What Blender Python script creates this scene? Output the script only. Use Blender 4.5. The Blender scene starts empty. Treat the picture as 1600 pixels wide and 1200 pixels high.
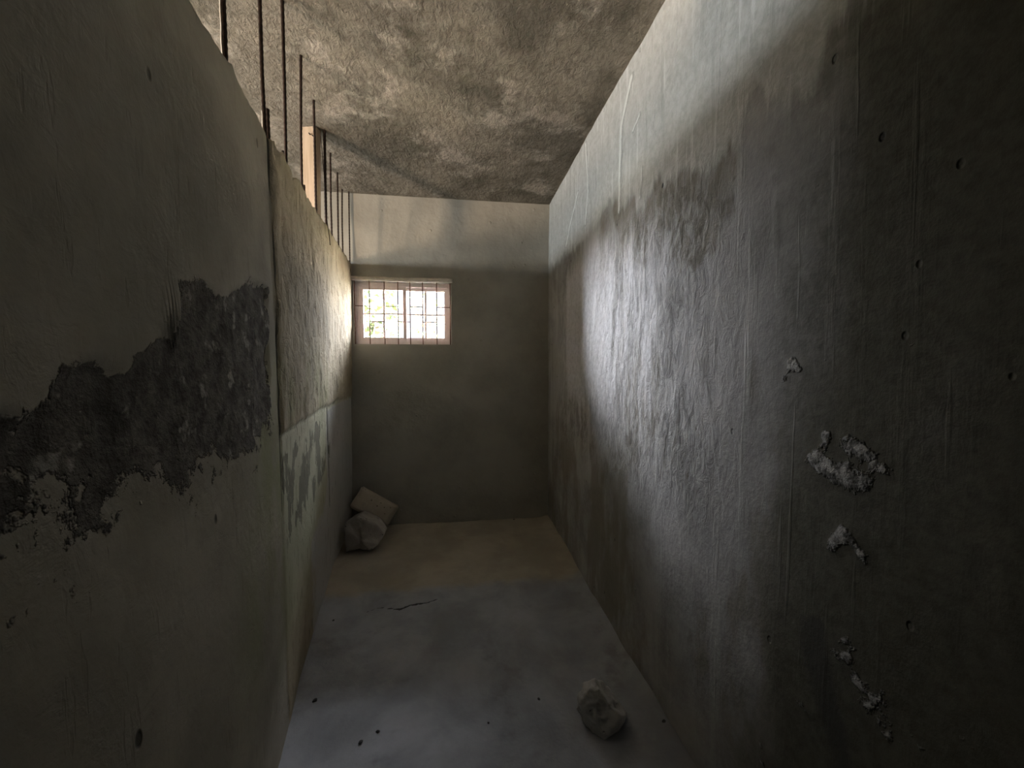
import bpy, bmesh, math, random
import numpy as np
from mathutils import Vector, Matrix, Euler

random.seed(7)
sc = bpy.context.scene
COL = sc.collection

# ------------------------------------------------------------------ sizes
D = 3.6            # inner face of the back wall
H = 1.5            # eye height
CZ = 2.99          # ceiling
XR = 0.857         # right wall
XO = -3.1          # outer wall of the neighbouring room
YF = -1.3          # wall behind the viewer
YAW, PIT, FPX = math.radians(8.0), math.radians(3.0), 600.0

# ---- camera rays: used to read real positions off the photograph
_f = np.array([math.sin(YAW)*math.cos(PIT), math.cos(YAW)*math.cos(PIT), -math.sin(PIT)])
_r = np.array([math.cos(YAW), -math.sin(YAW), 0.0])
_u = np.cross(_r, _f)
def ray(x, y): return _f + _r*(x-800)/FPX - _u*(y-600)/FPX
def atY(x, y, Y):
    d = ray(x, y); return np.array([0, 0, H]) + d*Y/d[1]
def atZ(x, y, Z):
    d = ray(x, y); return np.array([0, 0, H]) + d*(Z-H)/d[2]
def atX(x, y, X):
    d = ray(x, y); return np.array([0, 0, H]) + d*X/d[0]

# ------------------------------------------------------------------ noise
def _hash(ix, iy, iz, seed):
    h = (ix*374761393 + iy*668265263 + iz*2147483647 + seed*1274126177) & 0xFFFFFFFF
    h = ((h ^ (h >> 13)) * 1274126177) & 0xFFFFFFFF
    h = ((h ^ (h >> 16)) * 2246822519) & 0xFFFFFFFF
    return ((h ^ (h >> 15)) & 0xFFFFFF) / float(0xFFFFFF)
def vnoise(p, seed=0):
    p = np.asarray(p, float)
    i = np.floor(p).astype(np.int64); f = p - i
    w = f*f*f*(f*(f*6-15)+10)
    out = 0
    for dx in (0, 1):
        for dy in (0, 1):
            for dz in (0, 1):
                h = _hash(i[..., 0]+dx, i[..., 1]+dy, i[..., 2]+dz, seed)
                ww = (w[..., 0] if dx else 1-w[..., 0])*(w[..., 1] if dy else 1-w[..., 1])*(w[..., 2] if dz else 1-w[..., 2])
                out = out + h*ww
    return out*2-1
def fbm(p, scale=1.0, octv=3, seed=0, st=(1, 1, 1)):
    p = np.asarray(p, float)*np.array(st)*scale
    a, t, s = 1.0, 0.0, 0.0
    for k in range(octv):
        t = t + a*vnoise(p*(2.03**k)+k*17.3, seed+k); s += a; a *= 0.5
    return t/s
def sstep(a, b, x):
    t = np.clip((x-a)/(b-a), 0, 1); return t*t*(3-2*t)
def poly_sd(px, py, poly):
    """signed distance, positive inside"""
    poly = np.asarray(poly, float)
    d = np.full(px.shape, 1e9); ins = np.zeros(px.shape, bool)
    n = len(poly)
    for i in range(n):
        ax, ay = poly[i]; bx, by = poly[(i+1) % n]
        ex, ey = bx-ax, by-ay
        t = np.clip(((px-ax)*ex+(py-ay)*ey)/(ex*ex+ey*ey+1e-12), 0, 1)
        d = np.minimum(d, np.hypot(px-ax-t*ex, py-ay-t*ey))
        c = ((ay > py) != (by > py)) & (px < (bx-ax)*(py-ay)/((by-ay) if abs(by-ay) > 1e-9 else 1e-9)+ax)
        ins ^= c
    return np.where(ins, d, -d)
def line_d(px, py, pts):
    d = np.full(px.shape, 1e9)
    for (ax, ay), (bx, by) in zip(pts[:-1], pts[1:]):
        ex, ey = bx-ax, by-ay
        t = np.clip(((px-ax)*ex+(py-ay)*ey)/(ex*ex+ey*ey+1e-12), 0, 1)
        d = np.minimum(d, np.hypot(px-ax-t*ex, py-ay-t*ey))
    return d

# ------------------------------------------------------------------ tagging and linking
def struct(o):
    o['kind'] = 'structure'; return o
def tag(o, label, cat, group=None):
    o['label'] = label; o['category'] = cat
    if group: o['group'] = group
    return o
def empty(name, loc=(0, 0, 0)):
    o = bpy.data.objects.new(name, None); COL.objects.link(o)
    o.location = loc; o.empty_display_size = 0.1
    return o
def link(name, me, mat, parent=None, smooth=True):
    o = bpy.data.objects.new(name, me); COL.objects.link(o)
    if mat: me.materials.append(mat)
    if smooth and len(me.polygons):
        me.polygons.foreach_set('use_smooth', np.ones(len(me.polygons), dtype=bool))
    if parent: o.parent = parent
    return o
def from_bm(name, bm, mat, parent=None, smooth=False):
    bmesh.ops.recalc_face_normals(bm, faces=bm.faces)
    me = bpy.data.meshes.new(name); bm.to_mesh(me); bm.free()
    return link(name, me, mat, parent, smooth)
def from_arrays(name, V, Fq, mat, attrs=None, smooth=True, parent=None):
    me = bpy.data.meshes.new(name)
    me.vertices.add(len(V)); me.vertices.foreach_set('co', np.asarray(V, np.float32).ravel())
    n = len(Fq)
    me.loops.add(n*4); me.loops.foreach_set('vertex_index', np.asarray(Fq, np.int32).ravel())
    me.polygons.add(n)
    me.polygons.foreach_set('loop_start', np.arange(0, n*4, 4, dtype=np.int32))
    me.polygons.foreach_set('loop_total', np.full(n, 4, dtype=np.int32))
    me.update(calc_edges=True); me.validate()
    for k, a in (attrs or {}).items():
        at = me.attributes.new(k, 'FLOAT', 'POINT')
        at.data.foreach_set('value', np.asarray(a, np.float32).ravel())
    o = link(name, me, mat, parent, smooth)
    return o
def slab(name, Fr, Bk, mask, mat, attrs=None, flip=False):
    """Fr, Bk: (nv,nu,3) front and back surfaces, mask: (nv-1,nu-1) cells kept. A closed solid."""
    nv, nu = Fr.shape[:2]
    idx = np.arange(nv*nu).reshape(nv, nu); N = nv*nu
    q = np.stack([idx[:-1, :-1], idx[:-1, 1:], idx[1:, 1:], idx[1:, :-1]], -1)
    fr = q[mask]; bk = fr[:, ::-1]+N
    m = np.pad(mask, 1)
    sides = []
    c = m[1:-1, 1:-1]
    for (nb, a, b) in ((m[:-2, 1:-1], 0, 1), (m[1:-1, 2:], 1, 2), (m[2:, 1:-1], 2, 3), (m[1:-1, :-2], 3, 0)):
        e = q[c & ~nb]
        sides.append(np.stack([e[:, b], e[:, a], e[:, a]+N, e[:, b]+N], -1))
    F = np.concatenate([fr, bk]+sides)
    if flip: F = F[:, ::-1]
    V = np.concatenate([Fr.reshape(-1, 3), Bk.reshape(-1, 3)])
    used = np.unique(F); re = np.full(len(V), -1); re[used] = np.arange(len(used))
    at = {k: np.concatenate([a.ravel(), a.ravel()])[used] for k, a in (attrs or {}).items()}
    o = from_arrays(name, V[used], re[F], mat, at)
    # crisp rims
    me = o.data
    sm = np.ones(len(F), bool); sm[len(fr):] = False
    me.polygons.foreach_set('use_smooth', sm[:len(me.polygons)])
    return o

# ------------------------------------------------------------------ materials
class NT:
    def __init__(s, name):
        s.m = bpy.data.materials.new(name); s.m.use_nodes = True
        s.t = s.m.node_tree; s.t.nodes.clear()
        s.out = s.t.nodes.new('ShaderNodeOutputMaterial')
        tc = s.t.nodes.new('ShaderNodeTexCoord'); s.obj = tc.outputs['Object']
    def n(s, typ, **kw):
        nd = s.t.nodes.new(typ)
        for k, v in kw.items(): setattr(nd, k, v)
        return nd
    def set(s, sock, v):
        if isinstance(v, bpy.types.NodeSocket): s.t.links.new(v, sock)
        else: sock.default_value = v
    def map(s, scale=(1, 1, 1), loc=(0, 0, 0), vec=None):
        nd = s.n('ShaderNodeMapping'); s.set(nd.inputs['Vector'], vec or s.obj)
        nd.inputs['Scale'].default_value = scale; nd.inputs['Location'].default_value = loc
        return nd.outputs[0]
    def noise(s, scale, detail=4, rough=0.55, vec=None, dist=0.0):
        nd = s.n('ShaderNodeTexNoise'); s.set(nd.inputs['Vector'], vec or s.obj)
        nd.inputs['Scale'].default_value = scale; nd.inputs['Detail'].default_value = detail
        nd.inputs['Roughness'].default_value = rough; nd.inputs['Distortion'].default_value = dist
        return nd.outputs['Fac']
    def voro(s, scale, vec=None, feature='F1'):
        nd = s.n('ShaderNodeTexVoronoi'); nd.feature = feature
        s.set(nd.inputs['Vector'], vec or s.obj); nd.inputs['Scale'].default_value = scale
        return nd.outputs['Distance']
    def ramp(s, fac, a, b, lo=0.0, hi=1.0):
        nd = s.n('ShaderNodeMapRange'); nd.interpolation_type = 'SMOOTHSTEP'
        s.set(nd.inputs['Value'], fac)
        nd.inputs['From Min'].default_value = a; nd.inputs['From Max'].default_value = b
        nd.inputs['To Min'].default_value = lo; nd.inputs['To Max'].default_value = hi
        return nd.outputs[0]
    def math(s, op, a, b=0.0, c=None, clamp=False):
        nd = s.n('ShaderNodeMath'); nd.operation = op; nd.use_clamp = clamp
        s.set(nd.inputs[0], a); s.set(nd.inputs[1], b)
        if c is not None: s.set(nd.inputs[2], c)
        return nd.outputs[0]
    def mix(s, fac, a, b, blend='MIX'):
        nd = s.n('ShaderNodeMix'); nd.data_type = 'RGBA'; nd.blend_type = blend
        s.set(nd.inputs[0], fac)
        for sock, v in ((nd.inputs[6], a), (nd.inputs[7], b)):
            s.set(sock, v if isinstance(v, bpy.types.NodeSocket) else (*v, 1.0))
        return nd.outputs[2]
    def attr(s, name):
        nd = s.n('ShaderNodeAttribute'); nd.attribute_name = name
        return nd.outputs['Fac']
    def bump(s, h, strength, dist, normal=None):
        nd = s.n('ShaderNodeBump'); nd.inputs['Strength'].default_value = strength
        nd.inputs['Distance'].default_value = dist; s.set(nd.inputs['Height'], h)
        if normal is not None: s.set(nd.inputs['Normal'], normal)
        return nd.outputs[0]
    def finish(s, col, rough=0.9, normal=None, metal=0.0, spec=0.25):
        b = s.n('ShaderNodeBsdfPrincipled')
        s.set(b.inputs['Base Color'], col if isinstance(col, bpy.types.NodeSocket) else (*col, 1.0))
        s.set(b.inputs['Roughness'], rough); b.inputs['Metallic'].default_value = metal
        b.inputs['Specular IOR Level'].default_value = spec
        if normal is not None: s.set(b.inputs['Normal'], normal)
        s.t.links.new(b.outputs[0], s.out.inputs[0])
        return s.m

def mat_right():
    s = NT('right_wall_cement')
    cloud = s.noise(2.2, 5, 0.6, dist=0.4)
    c = s.mix(s.ramp(cloud, .3, .72), (.20, .198, .19), (.41, .405, .405))
    fine = s.noise(38, 5, 0.65)
    c = s.mix(s.ramp(fine, .35, .7, 0, .35), c, (.42, .42, .40))
    # brownish damp clouds
    damp_falloff = s.noise(2.2, 5, .62, vec=s.map((1, 1, .45), (3, 1, 2)))
    c = s.mix(s.ramp(damp_falloff, .50, .60, 0, .7), c, (.19, .175, .14))
    # vertical lime runs
    runs = s.noise(1.0, 5, .6, vec=s.map((1, 13, .9), (0, 4, 7)))
    runs2 = s.noise(1.0, 3, .5, vec=s.map((1, 45, 1.6), (0, 2, 1)))
    rm = s.math('MULTIPLY', s.ramp(runs, .54, .70), s.attr('lime'))
    c = s.mix(s.math('MULTIPLY', rm, .65), c, (.52, .53, .51))
    rm2 = s.math('MULTIPLY', s.ramp(runs2, .64, .74), s.attr('lime'))
    c = s.mix(s.math('MULTIPLY', rm2, .5), c, (.60, .61, .59))
    # pale coat under the ceiling with the lit strip painted in, lower edge wandering
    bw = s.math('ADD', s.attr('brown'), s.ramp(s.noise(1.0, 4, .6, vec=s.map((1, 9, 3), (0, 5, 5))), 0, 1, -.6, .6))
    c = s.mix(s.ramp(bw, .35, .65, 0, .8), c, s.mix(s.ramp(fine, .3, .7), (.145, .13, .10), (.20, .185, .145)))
    edge = s.math('ADD', s.attr('lit_coat'), s.ramp(s.noise(1.0, 5, .62, vec=s.map((1, 9, 1.6))), 0, 1, -.75, .75))
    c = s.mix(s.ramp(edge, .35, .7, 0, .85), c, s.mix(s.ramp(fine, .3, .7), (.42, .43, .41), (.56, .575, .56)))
    # olive damp tone, painted darker for light falling off over the near stretch
    dm = s.math('ADD', s.attr('damp_falloff'), s.ramp(s.noise(2.4, 5, .62, vec=s.map((1, 1, .5))), 0, 1, -.6, .6))
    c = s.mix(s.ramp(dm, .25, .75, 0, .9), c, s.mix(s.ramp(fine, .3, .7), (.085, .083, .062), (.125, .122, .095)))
    # crusty pale grey render in the middle
    cr = s.ramp(s.noise(1.0, 6, .68, vec=s.map((1, 16, 9)), dist=.8), .42, .6)
    c = s.mix(s.math('MULTIPLY', s.math('MULTIPLY', cr, s.attr('rough')), .55), c, (.58, .58, .57))
    sl = s.math('ADD', s.attr('lime_hotspot'), s.ramp(s.noise(1.0, 5, .62, vec=s.map((1, 15, 2.2), (0, 1, 3))), 0, 1, -.7, .7))  # whitish lime coating, coloured brighter to paint in the window's hot spot
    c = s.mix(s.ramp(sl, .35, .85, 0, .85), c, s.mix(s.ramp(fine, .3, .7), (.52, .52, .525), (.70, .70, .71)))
    cs = s.noise(1.0, 5, .6, vec=s.map((1, 19, 1.3), (0, 8, 2)))
    c = s.mix(s.math('MULTIPLY', s.ramp(cs, .54, .68), s.math('MULTIPLY', s.attr('lit_coat'), .55)), c, (.33, .335, .32))
    c = s.mix(s.math('MULTIPLY', s.ramp(s.noise(1.0, 4, .6, vec=s.map((1, 30, 1.8), (0, 3, 6))), .56, .66), s.math('MULTIPLY', s.attr('lit_coat'), .6)), c, (.72, .73, .72))
    dr = s.math('ADD', s.attr('drip'), s.ramp(s.noise(30, 3), 0, 1, -.2, .2))
    c = s.mix(s.ramp(dr, .12, .25, 0, .6), c, (.27, .275, .26))
    c = s.mix(s.ramp(dr, .38, .62, 0, .9), c, (.76, .78, .76))
    # dark stain
    st = s.math('ADD', s.attr('stain'), s.ramp(s.noise(5, 4, .6), 0, 1, -.4, .4))
    c = s.mix(s.ramp(st, .4, .8, 0, .8), c, (.075, .075, .07))
    # broken plaster lumps, pale
    pn = s.noise(22, 4, .65)
    pt = s.math('ADD', s.attr('patch'), s.ramp(pn, .2, .8, -.5, .5))
    pm = s.ramp(pt, .40, .68)
    c = s.mix(pm, c, s.mix(s.ramp(s.noise(48, 3), .38, .6), (.16, .16, .15), (.50, .50, .49)))
    # small pits
    pit = s.ramp(s.voro(9, vec=s.map((1, 1, .7))), .045, .075, 1, 0)
    c = s.mix(s.math('MULTIPLY', pit, s.ramp(s.noise(3, 2), .5, .6)), c, (.06, .06, .055))
    # relief
    r1 = s.noise(1.0, 7, .66, vec=s.map((12, 24, 12)), dist=.7)
    h = s.math('MULTIPLY', r1, s.math('ADD', s.math('MULTIPLY', s.attr('rough'), 1.3), .12))
    h = s.math('ADD', h, s.math('MULTIPLY', fine, .16))
    h = s.math('ADD', h, s.math('MULTIPLY', s.math('MULTIPLY', pn, pm), 1.0))
    h = s.math('SUBTRACT', h, s.math('MULTIPLY', pit, .4))
    h = s.math('ADD', h, s.math('MULTIPLY', s.math('ADD', rm, rm2), .10))
    return s.finish(c, .82, s.bump(h, .9, .020), spec=.3)

def mat_back():
    s = NT('back_wall_cement')
    cloud = s.noise(2.4, 5, .6)
    c = s.mix(s.ramp(cloud, .3, .7), (.28, .275, .245), (.38, .37, .335))
    fine = s.noise(45, 4, .6)
    c = s.mix(s.ramp(fine, .3, .75, 0, .3), c, (.38, .36, .30))
    # upper wall painted paler and warmer, as lit above the partition's shadow line
    edge = s.math('ADD', s.attr('lit_coat'), s.ramp(s.noise(4, 4, .6), 0, 1, -.3, .3))
    c = s.mix(s.ramp(edge, .4, .7, 0, .75), c, s.mix(s.ramp(cloud, .3, .7), (.36, .325, .265), (.46, .415, .34)))
    h = s.math('ADD', s.math('MULTIPLY', s.noise(14, 5, .6), .5), s.math('MULTIPLY', fine, .18))
    lump = s.ramp(s.voro(7), .05, .09, 1, 0)
    h = s.math('ADD', h, s.math('MULTIPLY', lump, .35))
    return s.finish(c, .9, s.bump(h, .7, .014))

def mat_ceiling():
    s = NT('ceiling_rough_cement')
    cloud = s.noise(1.7, 6, .62, dist=.5)
    c = s.mix(s.ramp(cloud, .32, .68), (.20, .178, .14), (.44, .388, .315))
    lime = s.ramp(s.noise(3.1, 6, .68, vec=s.map((1, 1, 1), (5, 2, 0))), .52, .64, 0, .85)
    c = s.mix(lime, c, (.62, .55, .47))
    dark = s.ramp(s.noise(2.6, 5, .6, vec=s.map((1, 1, 1), (1, 9, 0))), .55, .7, 0, .65)
    c = s.mix(dark, c, (.17, .155, .115))
    green = s.ramp(s.noise(2.1, 4, .6, vec=s.map((1, 1, 1), (8, 3, 0))), .58, .72, 0, .35)
    c = s.mix(green, c, (.25, .255, .17))
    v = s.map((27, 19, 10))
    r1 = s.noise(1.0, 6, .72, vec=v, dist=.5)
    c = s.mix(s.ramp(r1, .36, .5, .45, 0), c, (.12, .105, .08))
    h = s.math('ADD', s.ramp(r1, .3, .72, 0, .8), s.math('MULTIPLY', s.noise(7, 5, .65), 1.6))
    h = s.math('ADD', h, s.math('MULTIPLY', s.noise(80, 3, .6), .15))
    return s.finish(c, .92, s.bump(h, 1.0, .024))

def mat_floor():
    s = NT('floor_screed')
    cloud = s.noise(2.6, 6, .62, dist=.3)
    c = s.mix(s.ramp(cloud, .3, .7), (.27, .28, .30), (.42, .435, .47))
    pale = s.ramp(s.noise(4.2, 5, .65, vec=s.map((1, 1, 1), (4, 4, 0))), .58, .74, 0, .55)
    c = s.mix(pale, c, (.44, .44, .43))
    dark = s.ramp(s.noise(3.1, 5, .6, vec=s.map((1, 1, 1), (9, 1, 0))), .56, .72, 0, .55)
    c = s.mix(dark, c, (.15, .15, .15))
    # browner towards the far end
    e = s.math('ADD', s.attr('far_brown'), s.ramp(s.noise(5, 4, .6), 0, 1, -.25, .25))
    c = s.mix(s.ramp(e, .3, .7, 0, .8), c, s.mix(s.ramp(cloud, .35, .65), (.36, .315, .235), (.45, .395, .295)))
    c = s.mix(s.ramp(s.attr('crack'), .3, .7, 0, .95), c, (.03, .03, .03))
    fine = s.noise(60, 4, .6)
    h = s.math('ADD', s.math('MULTIPLY', s.noise(11, 5, .6), .6), s.math('MULTIPLY', fine, .15))
    return s.finish(c, .85, s.bump(h, .6, .014), spec=.3)

def mat_left():
    s = NT('partition_plaster')
    cloud = s.noise(2.3, 6, .6, dist=.3)
    near = s.mix(s.ramp(cloud, .3, .7), (.30, .275, .22), (.44, .405, .33))
    far = s.mix(s.ramp(cloud, .3, .7), (.32, .275, .19), (.44, .38, .275))
    c = s.mix(s.ramp(s.attr('panel'), .45, .55), near, far)
    # greenish bloom
    g = s.math('MULTIPLY', s.ramp(s.noise(3.0, 4, .6, vec=s.map((1, 1, .6), (2, 6, 1))), .4, .65), s.attr('bloom'))
    c = s.mix(s.math('MULTIPLY', g, .8), c, (.29, .31, .165))
    c = s.mix(s.math('MULTIPLY', s.attr('lowpanel'), .75), c, s.mix(s.ramp(cloud, .3, .7), (.45, .46, .33), (.58, .58, .45)))
    # pale gray lower coat at the far end
    gl = s.math('ADD', s.attr('greycoat'), s.ramp(s.noise(5, 4, .6), 0, 1, -.3, .3))
    c = s.mix(s.ramp(gl, .4, .65, 0, .85), c, (.50, .50, .485))
    # flaked off skin
    fl = s.math('ADD', s.math('MULTIPLY', s.attr('flake'), .5), s.ramp(s.noise(1.0, 5, .62, vec=s.map((1, 9, 4))), 0, 1, -.6, .6))
    fm = s.ramp(fl, .5, .56)
    c = s.mix(s.math('MULTIPLY', fm, .8), c, (.17, .165, .13))
    # scratches, short and upright
    sc1 = s.ramp(s.noise(1.0, 3, .55, vec=s.map((1, 46, 7), (0, 3, 2))), .63, .69)
    sc1 = s.math('MULTIPLY', sc1, s.math('MULTIPLY_ADD', s.attr('panel'), .8, .2))
    c = s.mix(s.math('MULTIPLY', sc1, .6), c, (.13, .12, .09))
    blot = s.ramp(s.noise(1.0, 5, .65, vec=s.map((1, 7, 4), (0, 1, 8))), .52, .62)
    c = s.mix(s.math('MULTIPLY', s.math('MULTIPLY', blot, s.attr('rough')), .5), c, (.215, .19, .14))
    # torn area
    tn = s.noise(16, 5, .68)
    tr = s.math('ADD', s.attr('torn'), s.ramp(s.noise(9, 5, .65), .1, .9, -.55, .55))
    tm = s.ramp(tr, .44, .54)
    tcol = s.mix(s.ramp(tn, .35, .65), (.085, .078, .066), (.18, .165, .14))
    tcol = s.mix(s.ramp(s.noise(13, 3, .6, vec=s.map((1, 1, 1), (3, 3, 3))), .60, .68, 0, .8), tcol, (.40, .38, .33))
    c = s.mix(tm, c, tcol)
    c = s.mix(s.ramp(s.attr('seam'), .35, .7, 0, .92), c, (.05, .05, .04))
    pit = s.ramp(s.voro(6.5, vec=s.map((1, 1, .6))), .04, .075, 1, 0)
    pit = s.math('MULTIPLY', pit, s.ramp(s.noise(3, 2), .48, .56))
    c = s.mix(s.math('MULTIPLY', pit, .85), c, (.05, .05, .042))
    fine = s.noise(42, 4, .6)
    r1 = s.noise(1.0, 5, .62, vec=s.map((10, 20, 13)), dist=.8)
    h = s.math('MULTIPLY', r1, s.math('ADD', s.math('MULTIPLY', s.attr('rough'), 1.3), .02))
    h = s.math('ADD', h, s.math('MULTIPLY', fine, .14))
    gouge = s.ramp(s.noise(1.0, 5, .7, vec=s.map((1, 11, 17), (0, 7, 3)), dist=.5), .34, .44, 1, 0)
    gouge = s.math('MULTIPLY', gouge, s.attr('rough'))
    h = s.math('SUBTRACT', h, s.math('MULTIPLY', gouge, .22))
    h = s.math('ADD', h, s.math('MULTIPLY', s.math('MULTIPLY', tm, tn), 1.5))
    h = s.math('SUBTRACT', h, s.math('MULTIPLY', pit, .6))
    h = s.math('SUBTRACT', h, s.math('MULTIPLY', fm, .15))
    h = s.math('SUBTRACT', h, s.math('MULTIPLY', sc1, .25))
    return s.finish(c, .9, s.bump(h, .8, .015))

def mat_simple(name, a, b, scale=20, rough=.85, bump=.5, dist=.006, metal=0.0, st=(1, 1, 1), spec=.3):
    s = NT(name)
    n = s.noise(scale, 5, .6, vec=s.map(st))
    c = s.mix(s.ramp(n, .3, .7), a, b)
    return s.finish(c, rough, s.bump(n, bump, dist), metal, spec)
def mat_concrete(name, a, b):
    s = NT(name)
    n = s.noise(9, 6, .65); f = s.noise(60, 4, .6)
    c = s.mix(s.ramp(n, .3, .7), a, b)
    pit = s.ramp(s.voro(26), .1, .2, 1, 0)
    pit = s.math('MULTIPLY', pit, s.ramp(s.noise(12, 2), .5, .6))
    c = s.mix(s.math('MULTIPLY', pit, .7), c, (.06, .058, .05))
    h = s.math('ADD', s.math('MULTIPLY', n, .8), s.math('MULTIPLY', f, .25))
    h = s.math('SUBTRACT', h, s.math('MULTIPLY', pit, .6))
    return s.finish(c, .92, s.bump(h, .8, .012))
def mat_glass():
    s = NT('window_glass')
    tr = s.n('ShaderNodeBsdfTransparent'); tr.inputs[0].default_value = (.95, .95, .96, 1)
    gl = s.n('ShaderNodeBsdfGlossy'); gl.inputs['Roughness'].default_value = .03
    fr = s.n('ShaderNodeFresnel'); fr.inputs[0].default_value = 1.45
    mx = s.n('ShaderNodeMixShader')
    s.t.links.new(fr.outputs[0], mx.inputs[0]); s.t.links.new(tr.outputs[0], mx.inputs[1]); s.t.links.new(gl.outputs[0], mx.inputs[2])
    s.t.links.new(mx.outputs[0], s.out.inputs[0])
    return s.m

M = {
    'right': mat_right(), 'back': mat_back(), 'ceil': mat_ceiling(), 'floor': mat_floor(), 'left': mat_left(),
    'plain': mat_simple('neighbour_plaster', (.33, .29, .23), (.44, .39, .31), 6),
    'outside': mat_simple('outer_render', (.42, .40, .36), (.5, .48, .43), 6),
    'ground': mat_simple('dry_ground', (.30, .25, .16), (.42, .36, .24), 4),
    'upvc': mat_simple('white_frame', (.80, .72, .72), (.88, .81, .81), 30, .5, .05, .001),
    'lip': mat_simple('lintel_lip_plaster', (.62, .58, .52), (.74, .70, .63), 30, .85, .5, .004),
    'iron': mat_simple('rusty_iron', (.16, .085, .06), (.26, .15, .11), 60, .75, .4, .001, .2),
    'rebar': mat_simple('rebar_steel', (.022, .015, .012), (.07, .045, .034), 70, .6, .4, .001, .5),
    'timber': mat_simple('raw_timber', (.44, .33, .23), (.58, .45, .33), 5, .8, .3, .003, st=(9, 9, .7)),
    'block': mat_concrete('block_concrete', (.46, .41, .33), (.56, .50, .41)),
    'chunk': mat_concrete('chunk_concrete', (.33, .31, .285), (.46, .435, .40)),
    'rock': mat_concrete('rock_concrete', (.50, .495, .48), (.68, .675, .655)),
    'crumb': mat_concrete('crumb_concrete', (.05, .05, .05), (.11, .11, .105)),
    'leaf': mat_simple('tree_leaf', (.020, .040, .010), (.050, .075, .022), 3, .6, .1, .001),
    'bark': mat_simple('tree_bark', (.08, .06, .045), (.14, .11, .085), 12, .9, .6, .01, st=(3, 3, .5)),
    'glass': mat_glass(),
}

# ------------------------------------------------------------------ floor
def axis(a, b, step, extra=()):
    v = list(np.linspace(a, b, int(round((b-a)/step))+1))
    for e in extra:
        k = int(np.argmin([abs(x-e) for x in v])); v[k] = e
    return np.array(v)

def make_floor():
    xs = axis(-1.25, XR+.12, .011); ys = axis(YF-.12, D+.12, .011)
    X, Y = np.meshgrid(xs, ys)
    P = np.stack([X, Y, np.zeros_like(X)], -1)
    z = fbm(P, 2.2, 3, 11)*.008 + fbm(P, 9, 3, 12)*.003
    # mortar heaped along the foot of the right wall and the left wall
    z += .035*sstep(.10, 0, XR-X)*(.6+.5*fbm(P, 5, 2, 13))
    z += .018*sstep(.16, 0, D-Y)*(.6+.4*fbm(P, 6, 2, 14))
    crack_px = [(570, 955), (592, 948), (612, 949), (625, 950), (640, 945), (655, 942), (668, 940), (682, 936)]
    cp = [tuple(atZ(*q, 0)[:2]) for q in crack_px]
    dl = line_d(X, Y, cp)
    w = .012*(.35+.65*sstep(cp[1][0], cp[3][0], X))*(.6+.8*np.abs(fbm(P, 25, 2, 21)))
    crack = np.clip(1.2-dl/np.maximum(w, .003), 0, 1)
    z -= .010*crack
    z += .008*sstep(.10, .0, np.abs(dl-.03))*fbm(P, 14, 2, 22)
    far_brown = sstep(2.35, 2.75, Y)
    Fr = np.stack([X, Y, z], -1)
    Bk = np.stack([X, Y, np.full_like(X, -.15)], -1)
    o = slab('floor', Fr, Bk, np.ones((len(ys)-1, len(xs)-1), bool), M['floor'], {'far_brown': far_brown, 'crack': crack})
    struct(o)
    return lambda x, y: float(z[np.argmin(abs(ys-y)), np.argmin(abs(xs-x))])
floor_z = make_floor()

# ------------------------------------------------------------------ ceiling (over both rooms)
def make_ceiling():
    xs = axis(XO-.15, XR+.15, .016); ys = axis(YF-.15, D+.15, .016)
    X, Y = np.meshgrid(xs, ys)
    P = np.stack([X, Y, np.zeros_like(X)], -1)
    z = fbm(P, 1.6, 3, 31)*.014 + fbm(P, 7, 3, 32)*.006
    # sagging swell in the middle of the far half
    z -= .022*np.exp(-((X-.25)/.5)**2-((Y-2.5)/.55)**2)
    a = sstep(0, .06, D-Y)*sstep(0, .06, XR-X); z *= a
    z = np.maximum(-.06, z)
    Fr = np.stack([X, Y, CZ+z], -1)
    Bk = np.stack([X, Y, np.full_like(X, CZ+.2)], -1)
    struct(slab('ceiling', Fr, Bk, np.ones((len(ys)-1, len(xs)-1), bool), M['ceil'], flip=True))
make_ceiling()

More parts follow.
